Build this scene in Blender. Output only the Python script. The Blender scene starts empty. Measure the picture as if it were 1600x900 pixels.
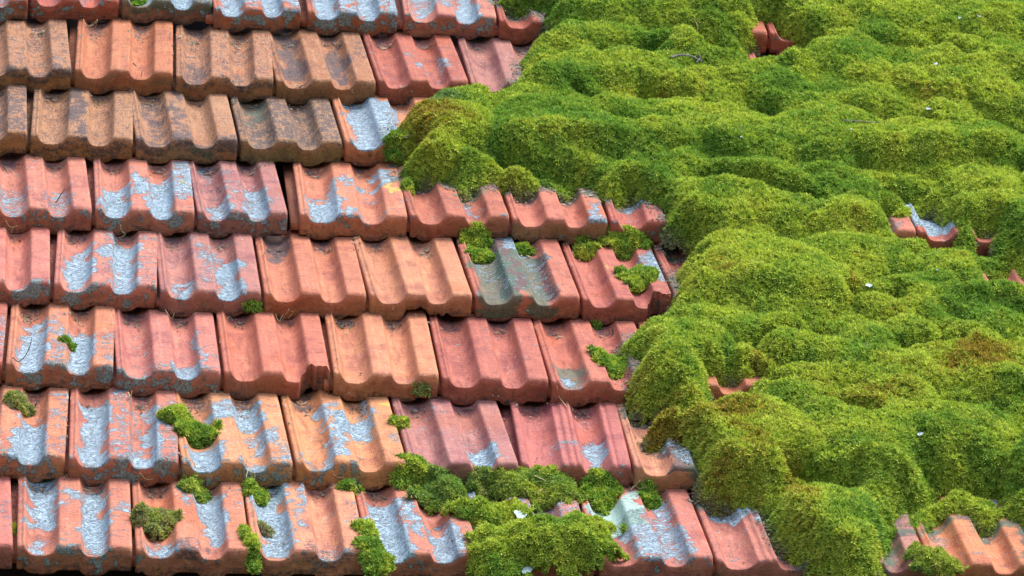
import bpy, math, random
import numpy as np
from mathutils import Vector, Matrix
from mathutils.bvhtree import BVHTree

# ------------------------------------------------------------------ camera, world, sun
S = bpy.context.scene
C = S.collection
F_PX, PSI, TH, ROLL, DIST = 8000.0, 0.1113, 0.2935, -0.0033, 9.78
PITCH = math.radians(43)
EXPO = 0.333
def camera():
    global CAM, DV, R2, U2
    d = Vector((math.sin(PSI)*math.cos(TH), math.cos(PSI)*math.cos(TH), math.sin(TH)))
    r = d.cross(Vector((0, 0, 1))).normalized(); u = r.cross(d)
    R2 = r*math.cos(ROLL)+u*math.sin(ROLL); U2 = -r*math.sin(ROLL)+u*math.cos(ROLL)
    DV = d; CAM = -DIST*d
    cd = bpy.data.cameras.new('camera'); cd.sensor_width = 36.0; cd.lens = F_PX/1600*36
    cd.clip_start = 0.1; cd.clip_end = 2000
    o = bpy.data.objects.new('camera', cd); C.objects.link(o)
    m = Matrix((R2, U2, -DV)).transposed().to_4x4(); m.translation = CAM
    o.matrix_world = m
    S.camera = o
camera()
S.render.resolution_x, S.render.resolution_y = 1024, 576
W = bpy.data.worlds.new('World'); S.world = W; W.use_nodes = True
nt = W.node_tree; bg = nt.nodes['Background']
sky = nt.nodes.new('ShaderNodeTexSky'); sky.sky_type = 'NISHITA'; sky.sun_disc = False
SUN_EL, SUN_AZ = math.radians(65), math.radians(104)      # azimuth clockwise from +Y
sky.sun_elevation = SUN_EL; sky.sun_rotation = SUN_AZ; sky.dust_density = 3.0; sky.air_density = 1.2
nt.links.new(sky.outputs[0], bg.inputs[0]); bg.inputs[1].default_value = 0.15
sd = bpy.data.lights.new('sun', 'SUN'); sd.energy = 2.3; sd.angle = math.radians(30); sd.color = (1, .965, .9)
so = bpy.data.objects.new('sun', sd); C.objects.link(so)
sv = Vector((math.sin(SUN_AZ)*math.cos(SUN_EL), math.cos(SUN_AZ)*math.cos(SUN_EL), math.sin(SUN_EL)))
so.rotation_euler = sv.to_track_quat('Z', 'Y').to_euler()
S.view_settings.view_transform = 'Standard'; S.view_settings.look = 'None'
S.view_settings.gamma = 1; S.view_settings.use_curve_mapping = False
S.view_settings.exposure = 0.93

# ------------------------------------------------------------------ roof frame
UX = Vector((1, 0, 0)); VX = Vector((0, math.cos(PITCH), math.sin(PITCH))); NX = Vector((0, -math.sin(PITCH), math.cos(PITCH)))
ROOF = Matrix((UX, VX, NX)).transposed()          # roof (u,v,n) -> world
RN = np.array(ROOF)
def ray(x, y):
    return (DV*F_PX+R2*(x-800)-U2*(y-450)).normalized()
def at(x, y, n=0.0):
    "photo position (1600 wide) met with the plane n above the roof; returns u, v"
    d = ray(x, y); t = (n-CAM.dot(NX))/d.dot(NX); p = CAM+d*t
    return np.array((p.dot(UX), p.dot(VX)))

def smooth(a, b, x):
    t = np.clip((x-a)/(b-a), 0, 1); return t*t*(3-2*t)
def vnoise(x, y, seed):
    r = np.random.RandomState(seed).rand(256, 256)
    xi = np.floor(x).astype(int); yi = np.floor(y).astype(int); fx = x-xi; fy = y-yi
    fx = fx*fx*(3-2*fx); fy = fy*fy*(3-2*fy); g = lambda i, j: r[(xi+i) % 256, (yi+j) % 256]
    return (g(0, 0)*(1-fx)+g(1, 0)*fx)*(1-fy)+(g(0, 1)*(1-fx)+g(1, 1)*fx)*fy
def fbm(x, y, seed, o=4):
    s = 0; a = .5; t = 0
    for i in range(o):
        s = s+a*vnoise(x*2**i+17*i, y*2**i+5*i, seed+i); t += a; a *= .5
    return s/t
def srgb(r, g, b, k=1.0):
    f = lambda c: ((c/255+.055)/1.055)**2.4 if c > 10 else c/255/12.92
    return (f(r)*k, f(g)*k, f(b)*k, 1)

def mesh_np(name, V, F4=None, F3=None, attrs=None, smooth_sh=True):
    me = bpy.data.meshes.new(name)
    V = np.asarray(V, dtype=np.float32); me.vertices.add(len(V)); me.vertices.foreach_set('co', V.ravel())
    loops = []; starts = []; n = 0
    if F4 is not None and len(F4):
        F4 = np.asarray(F4, dtype=np.int32); loops.append(F4.ravel()); starts.append(np.arange(len(F4))*4); n = F4.size
    if F3 is not None and len(F3):
        F3 = np.asarray(F3, dtype=np.int32); loops.append(F3.ravel()); starts.append(n+np.arange(len(F3))*3)
    L = np.concatenate(loops).astype(np.int32); St = np.concatenate(starts).astype(np.int32)
    me.loops.add(len(L)); me.loops.foreach_set('vertex_index', L)
    me.polygons.add(len(St)); me.polygons.foreach_set('loop_start', St)
    me.update(calc_edges=True)
    if smooth_sh: me.polygons.foreach_set('use_smooth', np.ones(len(St), dtype=bool))
    for k, a in (attrs or {}).items():
        t = me.attributes.new(k, 'FLOAT', 'POINT'); t.data.foreach_set('value', np.asarray(a, dtype=np.float32))
    return me
def link(name, me, mat, label=None, cat=None, group=None, kind=None, parent=None):
    o = bpy.data.objects.new(name, me); C.objects.link(o)
    me.materials.append(mat)
    if label: o['label'] = label
    if cat: o['category'] = cat
    if group: o['group'] = group
    if kind: o['kind'] = kind
    if parent: o.parent = parent
    return o

# ------------------------------------------------------------------ materials
class NB:
    def __init__(s, name):
        s.m = bpy.data.materials.new(name); s.m.use_nodes = True; s.t = s.m.node_tree; s.n = s.t.nodes
        s.b = s.n['Principled BSDF']; s.b.inputs['Specular IOR Level'].default_value = .25
    def put(s, sock, v):
        if hasattr(v, 'node') or isinstance(v, bpy.types.NodeSocket): s.t.links.new(v, sock)
        else: sock.default_value = v
    def add(s, ty, **k):
        o = s.n.new(ty)
        for a, b in k.items(): setattr(o, a, b)
        return o
    def attr(s, name, out='Fac'):
        o = s.add('ShaderNodeAttribute', attribute_name=name); return o.outputs[out]
    def math(s, op, a, b=0.0, c=0.0, clamp=False):
        o = s.add('ShaderNodeMath', operation=op, use_clamp=clamp); s.put(o.inputs[0], a); s.put(o.inputs[1], b); s.put(o.inputs[2], c); return o.outputs[0]
    def vmath(s, op, a, b):
        o = s.add('ShaderNodeVectorMath', operation=op); s.put(o.inputs[0], a); s.put(o.inputs[1], b); return o.outputs[0]
    def noise(s, vec, scale, detail=4, rough=.55, dist=0):
        o = s.add('ShaderNodeTexNoise'); s.put(o.inputs['Vector'], vec); o.inputs['Scale'].default_value = scale
        o.inputs['Detail'].default_value = detail; o.inputs['Roughness'].default_value = rough; o.inputs['Distortion'].default_value = dist
        return o.outputs['Fac']
    def voro(s, vec, scale, feature='F1', out='Distance'):
        o = s.add('ShaderNodeTexVoronoi', feature=feature); s.put(o.inputs['Vector'], vec); o.inputs['Scale'].default_value = scale; return o.outputs[out]
    def step(s, v, a, b, lo=0.0, hi=1.0):
        o = s.add('ShaderNodeMapRange', interpolation_type='SMOOTHSTEP'); s.put(o.inputs[0], v); s.put(o.inputs[1], a); s.put(o.inputs[2], b)
        o.inputs[3].default_value = lo; o.inputs[4].default_value = hi; return o.outputs[0]
    def mix(s, f, a, b, mode='MIX'):
        o = s.add('ShaderNodeMix', data_type='RGBA', blend_type=mode); s.put(o.inputs[0], f); s.put(o.inputs[6], a); s.put(o.inputs[7], b); return o.outputs[2]
    def bump(s, h, dist, strength=1.0, nrm=None):
        o = s.add('ShaderNodeBump'); s.put(o.inputs['Height'], h); o.inputs['Distance'].default_value = dist; o.inputs['Strength'].default_value = strength
        if nrm: s.put(o.inputs['Normal'], nrm)
        return o.outputs[0]

def tile_material():
    m = NB('fired_clay'); a = m.attr
    tc = m.add('ShaderNodeTexCoord'); oi = m.add('ShaderNodeObjectInfo')
    rnd = m.math('MULTIPLY', oi.outputs['Random'], 37.0)
    cx = m.add('ShaderNodeCombineXYZ'); m.put(cx.inputs[0], rnd); m.put(cx.inputs[1], m.math('MULTIPLY', rnd, 3.7))
    P = m.vmath('ADD', tc.outputs['Object'], cx.outputs[0])
    PS = m.vmath('MULTIPLY', P, (3.0, .7, 3.0))     # streaks down the slope
    PT = m.vmath('MULTIPLY', P, (.66, 1.35, 1.0))    # short strokes across
    tint = oi.outputs['Color']
    n1 = m.noise(P, 14, 5, .6, .6); n2 = m.noise(PS, 22, 5, .6); n3 = m.noise(P, 150, 4, .7)
    n4 = m.noise(P, 6, 3, .5, .4)
    dark = m.mix(1.0, tint, (.72, .64, .74, 1), 'MULTIPLY')
    lite = m.mix(1.0, tint, (1.2, 1.38, 1.25, 1), 'MULTIPLY')
    c = m.mix(m.step(n1, .46, .68), tint, dark)
    c = m.mix(m.step(n2, .5, .72, 0, .75), c, lite)
    c = m.mix(m.step(n4, .56, .7, 0, .55), c, m.mix(1.0, tint, (1.02, .8, .55, 1), 'MULTIPLY'))
    c = m.mix(m.step(n3, .35, .75, 0, .35), c, m.mix(1.0, c, (.75, .72, .72, 1), 'MULTIPLY'))
    # peeled pale slip on the old glazed tiles
    n5 = m.noise(PS, 38, 6, .68, .8)
    pm = m.step(m.math('ADD', m.math('MULTIPLY', a('peel'), .30), n5), .64, .74)
    c = m.mix(m.math('MULTIPLY', pm, .8), c, m.mix(n3, (.60, .33, .18, 1), (.40, .19, .11, 1)))
    n9 = m.noise(m.vmath('MULTIPLY', P, (3.2, .8, 3)), 75, 5, .75, .6)
    c = m.mix(m.math('MULTIPLY', m.math('MULTIPLY', m.step(n9, .52, .60), m.step(n4, .40, .56, .25, 1)), m.math('MULTIPLY', a('peel'), .6)), c, (.10, .06, .05, 1))
    # dark weathering
    n6 = m.noise(P, 34, 6, .7, .8); n6b = m.noise(PT, 120, 4, .7, .3)
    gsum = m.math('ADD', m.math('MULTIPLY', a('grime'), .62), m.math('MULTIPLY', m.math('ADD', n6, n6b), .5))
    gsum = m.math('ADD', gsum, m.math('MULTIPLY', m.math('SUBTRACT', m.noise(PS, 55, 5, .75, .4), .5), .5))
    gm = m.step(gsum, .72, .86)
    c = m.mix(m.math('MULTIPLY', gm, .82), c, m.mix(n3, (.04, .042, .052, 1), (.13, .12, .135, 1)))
    # green algae film
    al = m.step(m.math('ADD', m.math('MULTIPLY', a('algae'), .7), m.noise(P, 26, 4, .6, .5)), .68, 1.0)
    c = m.mix(m.math('MULTIPLY', al, .78), c, m.mix(n6, (.03, .08, .05, 1), (.14, .25, .18, 1)))
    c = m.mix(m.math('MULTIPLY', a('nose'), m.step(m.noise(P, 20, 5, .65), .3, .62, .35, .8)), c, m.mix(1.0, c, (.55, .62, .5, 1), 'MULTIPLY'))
    n7 = m.noise(m.vmath('MULTIPLY', P, (.35, 2.2, 1.0)), 60, 4, .6, .8)
    c = m.mix(m.step(n7, .5, .68, 0, .35), c, m.mix(1.0, c, (.74, .66, .72, 1), 'MULTIPLY'))
    sc = m.math('MULTIPLY', m.step(m.noise(m.vmath('MULTIPLY', P, (.3, 1.8, 1)), 130, 3, .6, 1.5), .69, .72), m.step(m.noise(P, 12, 2), .5, .6))
    c = m.mix(m.math('MULTIPLY', sc, .6), c, (.10, .05, .05, 1))
    sp = m.math('MULTIPLY', m.step(m.voro(P, 130), .16, .26, 1, 0), m.step(m.math('ADD', m.noise(P, 30, 3), m.math('MULTIPLY', a('lichen'), .35)), .66, .72))
    c = m.mix(m.math('MULTIPLY', sp, .7), c, (.46, .60, .68, 1))
    gt = m.noise(P, 420, 2, .8)
    c = m.mix(m.step(gt, .42, .62, 0, .5), c, m.mix(1.0, c, (.70, .66, .66, 1), 'MULTIPLY'))
    n8 = m.noise(P, 44, 6, .72, .3)
    c = m.mix(m.step(n8, .54, .70, 0, .6), c, m.mix(1.0, c, (.62, .56, .60, 1), 'MULTIPLY'))
    rn = m.math('MULTIPLY', m.step(m.noise(m.vmath('MULTIPLY', P, (2.2, .45, 1)), 34, 5, .65, .5), .47, .66), a('hollow'))
    c = m.mix(m.math('MULTIPLY', rn, .6), c, m.mix(1.0, c, (.50, .44, .50, 1), 'MULTIPLY'))
    # pits
    pit = m.step(m.voro(P, 170), .06, .12, 1, 0)
    pit = m.math('MULTIPLY', pit, m.step(m.noise(P, 25, 2), .55, .62))
    c = m.mix(m.math('MULTIPLY', pit, .75), c, (.06, .03, .025, 1))
    # dark grey green rosettes on the noses
    vr = m.voro(m.vmath('ADD', P, m.vmath('MULTIPLY', m.add('ShaderNodeTexNoise').outputs['Color'], (.0, .0, .0))), 95)
    rs = m.math('ADD', m.math('MULTIPLY', a('rosette'), .50), m.math('SUBTRACT', m.noise(P, 60, 5, .7, .3), m.math('MULTIPLY', vr, .25)))
    rs = m.math('ADD', rs, m.math('MULTIPLY', m.math('SUBTRACT', m.noise(P, 22, 4, .6), .60), 1.5))
    rm = m.math('MULTIPLY', m.step(rs, .59, .68), .85)
    c = m.mix(rm, c, m.mix(m.step(m.noise(P, 260, 3, .7), .35, .65), (.10, .15, .15, 1), (.30, .42, .44, 1)))
    # pale blue grey crust lichen
    nl = m.noise(PT, 46, 8, .74, 1.1); nf = m.noise(PT, 270, 3, .75, .4); nL = m.noise(P, 17, 3, .5, .5)
    ls = m.math('ADD', a('lichen'), m.math('ADD', m.math('MULTIPLY', m.math('SUBTRACT', nl, .5), 1.8), m.math('ADD', m.math('MULTIPLY', m.math('SUBTRACT', nf, .5), 1.25), m.math('MULTIPLY', m.math('SUBTRACT', nL, .5), .6))))
    lm = m.step(ls, .57, .66)
    rim = m.math('SUBTRACT', lm, m.step(ls, .66, .74))
    crack = m.step(m.noise(PT, 110, 5, .78, 2.4), .40, .53)
    lc = m.mix(crack, (.23, .31, .37, 1), (.47, .64, .77, 1))
    lc = m.mix(m.step(m.noise(P, 30, 4, .6), .48, .72, 0, .5), lc, (.39, .55, .68, 1))
    lc = m.mix(m.math('MULTIPLY', rim, .5), lc, (.62, .74, .82, 1))
    c = m.mix(m.math('MULTIPLY', lm, .95), c, lc)
    # green grey leafy lichen and yellow spots
    gl = m.step(m.math('ADD', m.math('MULTIPLY', a('pale'), .6), m.math('MULTIPLY', nl, .8)), .70, .78)
    c = m.mix(m.math('MULTIPLY', gl, .93), c, m.mix(nf, (.20, .34, .31, 1), (.50, .68, .62, 1)))
    yl = m.step(m.math('ADD', m.math('MULTIPLY', a('yellow'), .6), m.math('MULTIPLY', nl, .8)), .76, .8)
    c = m.mix(m.math('MULTIPLY', yl, m.step(nf, .38, .55, .1, .9)), c, (.55, .52, .10, 1))
    h = m.math('ADD', m.math('MULTIPLY', n3, .5), m.math('MULTIPLY', n1, .6))
    h = m.math('ADD', h, m.math('MULTIPLY', lm, m.math('ADD', .45, m.math('MULTIPLY', crack, .9))))
    h = m.math('ADD', h, m.math('MULTIPLY', rm, m.math('MULTIPLY', n3, 1.4)))
    h = m.math('SUBTRACT', h, m.math('MULTIPLY', pit, 1.0))
    h = m.math('ADD', h, m.math('MULTIPLY', n2, .5)); h = m.math('ADD', h, m.math('MULTIPLY', n7, .8)); h = m.math('ADD', h, m.math('MULTIPLY', m.math('MULTIPLY', n9, a('peel')), 1.5))
    m.put(m.b.inputs['Base Color'], c)
    m.put(m.b.inputs['Roughness'], m.math('ADD', .62, m.math('MULTIPLY', lm, .3)))
    m.put(m.b.inputs['Normal'], m.bump(m.math('ADD', h, m.math('MULTIPLY', gt, .55)), .0034, 1.0))
    return m.m
TILE = tile_material()

def moss_material(name, k=1.0, warm=0.0):
    m = NB(name); a = m.attr
    hue = a('hue'); var = a('var')
    c = m.mix(m.step(hue, .30, .62), (.20*k, .35*k, .055*k, 1), (.47*k, .54*k, .08*k, 1))
    c = m.mix(m.step(hue, .66, .86, 0, .9), c, (.34*k, .23*k, .04*k, 1))
    c = m.mix(m.step(var, .3, .95, 0, .8), c, m.mix(1.0, c, (1.6, 1.5, 1.9, 1), 'MULTIPLY'))
    c = m.mix(m.step(var, .0, .5, .85, 0), c, m.mix(1.0, c, (.42, .5, .5, 1), 'MULTIPLY'))
    c = m.mix(m.step(a('cool'), .2, .9, 0, .8), c, (.17*k, .30*k, .14*k, 1))
    c = m.mix(a('dry'), c, (.30, .27, .22, 1))
    m.put(m.b.inputs['Base Color'], c); m.b.inputs['Roughness'].default_value = .75
    m.b.inputs['Specular IOR Level'].default_value = .12
    tr = m.add('ShaderNodeBsdfTranslucent'); m.put(tr.inputs[0], m.mix(1.0, c, (1.0, 1.1, .5, 1), 'MULTIPLY'))
    mx = m.add('ShaderNodeMixShader'); mx.inputs[0].default_value = .28
    m.t.links.new(m.b.outputs[0], mx.inputs[1]); m.t.links.new(tr.outputs[0], mx.inputs[2])
    m.t.links.new(mx.outputs[0], m.n['Material Output'].inputs[0])
    return m.m
MOSS = moss_material('moss_green')

def plain(name, c1, c2, scale=60, rough=.85):
    m = NB(name); tc = m.add('ShaderNodeTexCoord')
    n = m.noise(tc.outputs['Object'], scale, 5, .65)
    m.put(m.b.inputs['Base Color'], m.mix(m.step(n, .3, .7), c1, c2)); m.b.inputs['Roughness'].default_value = rough
    m.put(m.b.inputs['Normal'], m.bump(n, .002, .6))
    return m.m
STRAW = plain('dry_straw', (.42, .30, .15, 1), (.62, .50, .30, 1), 200)
TWIGM = plain('grey_bark', (.10, .09, .085, 1), (.30, .29, .29, 1), 300)
FLAKE = plain('white_flake', (.36, .45, .48, 1), (.6, .68, .7, 1), 300)
LITTER = plain('litter_brown', (.05, .035, .025, 1), (.40, .33, .25, 1), 70)
DECK = plain('dark_underlay', (.035, .022, .018, 1), (.07, .04, .03, 1), 30)
GROUND = plain('ground_soil_grass', (.06, .09, .03, 1), (.16, .15, .09, 1), .5)
BATTEN = plain('old_batten_wood', (.09, .055, .035, 1), (.16, .1, .06, 1), 40)

# ------------------------------------------------------------------ setting
def sheet(name, corners, mat, kind='structure'):
    me = bpy.data.meshes.new(name); me.from_pydata([tuple(c) for c in corners], [], [(0, 1, 2, 3)]); me.update()
    return link(name, me, mat, kind=kind)
def rp(u, v, n): return ROOF @ Vector((u, v, n))
sheet('roof_deck', [rp(-2.2, -2.0, -.09), rp(2.2, -2.0, -.09), rp(2.2, 2.4, -.09), rp(-2.2, 2.4, -.09)], DECK)
sheet('ground', [(-300, -300, -4.6), (300, -300, -4.6), (300, 300, -4.6), (-300, 300, -4.6)], GROUND)

# ------------------------------------------------------------------ clay tiles
# row -> seam points (x, y) of the nose's lower edge in the photograph, left to right
SEAMS = {
 1: [(-98,30),(44,28),(187,31),(331,46),(477,49),(627,54),(776,64),(922,70),(1060,77),(1199,84),(1340,90)],
 2: [(-45,137),(113,141),(271,150),(428,157),(587,158),(732,161),(888,166),(1040,172),(1192,176),(1348,181)],
 3: [(-120,238),(44,243),(209,250),(372,252),(535,255),(700,258)],
 4: [(-14,357),(145,360),(305,365),(464,366),(637,372),(796,375),(949,379),(1110,385),(1270,391),(1430,396),(1592,401),(1750,404)],
 5: [(-85,472),(80,477),(246,487),(409,491),(573,495),(738,497),(906,500),(1053,503),(1220,506),(1385,511),(1550,516),(1716,521)],
 6: [(-165,595),(5,603),(178,612),(346,616),(517,620),(686,625),(857,630),(1026,634),(1196,638)],
 7: [(-70,744),(103,752),(280,758),(458,759),(636,760),(809,758),(986,765),(1160,770)],
 8: [(-160,887),(22,890),(208,895),(391,899),(573,902),(750,904),(930,907),(1114,910),(1290,913),(1450,917),(1625,921)],
}
GAPR = {(4,2): 14, (1,3): 6, (1,4): 5}          # wider gaps right of a tile, px
# colours as seen
PK = (222,112,98); OR = (236,128,92); BR = (196,84,68); TN = (214,122,80); TD = (176,108,82); RD = (204,92,78); PO = (240,140,104); MV = (196,108,104); RB=(206,100,70)
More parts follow.
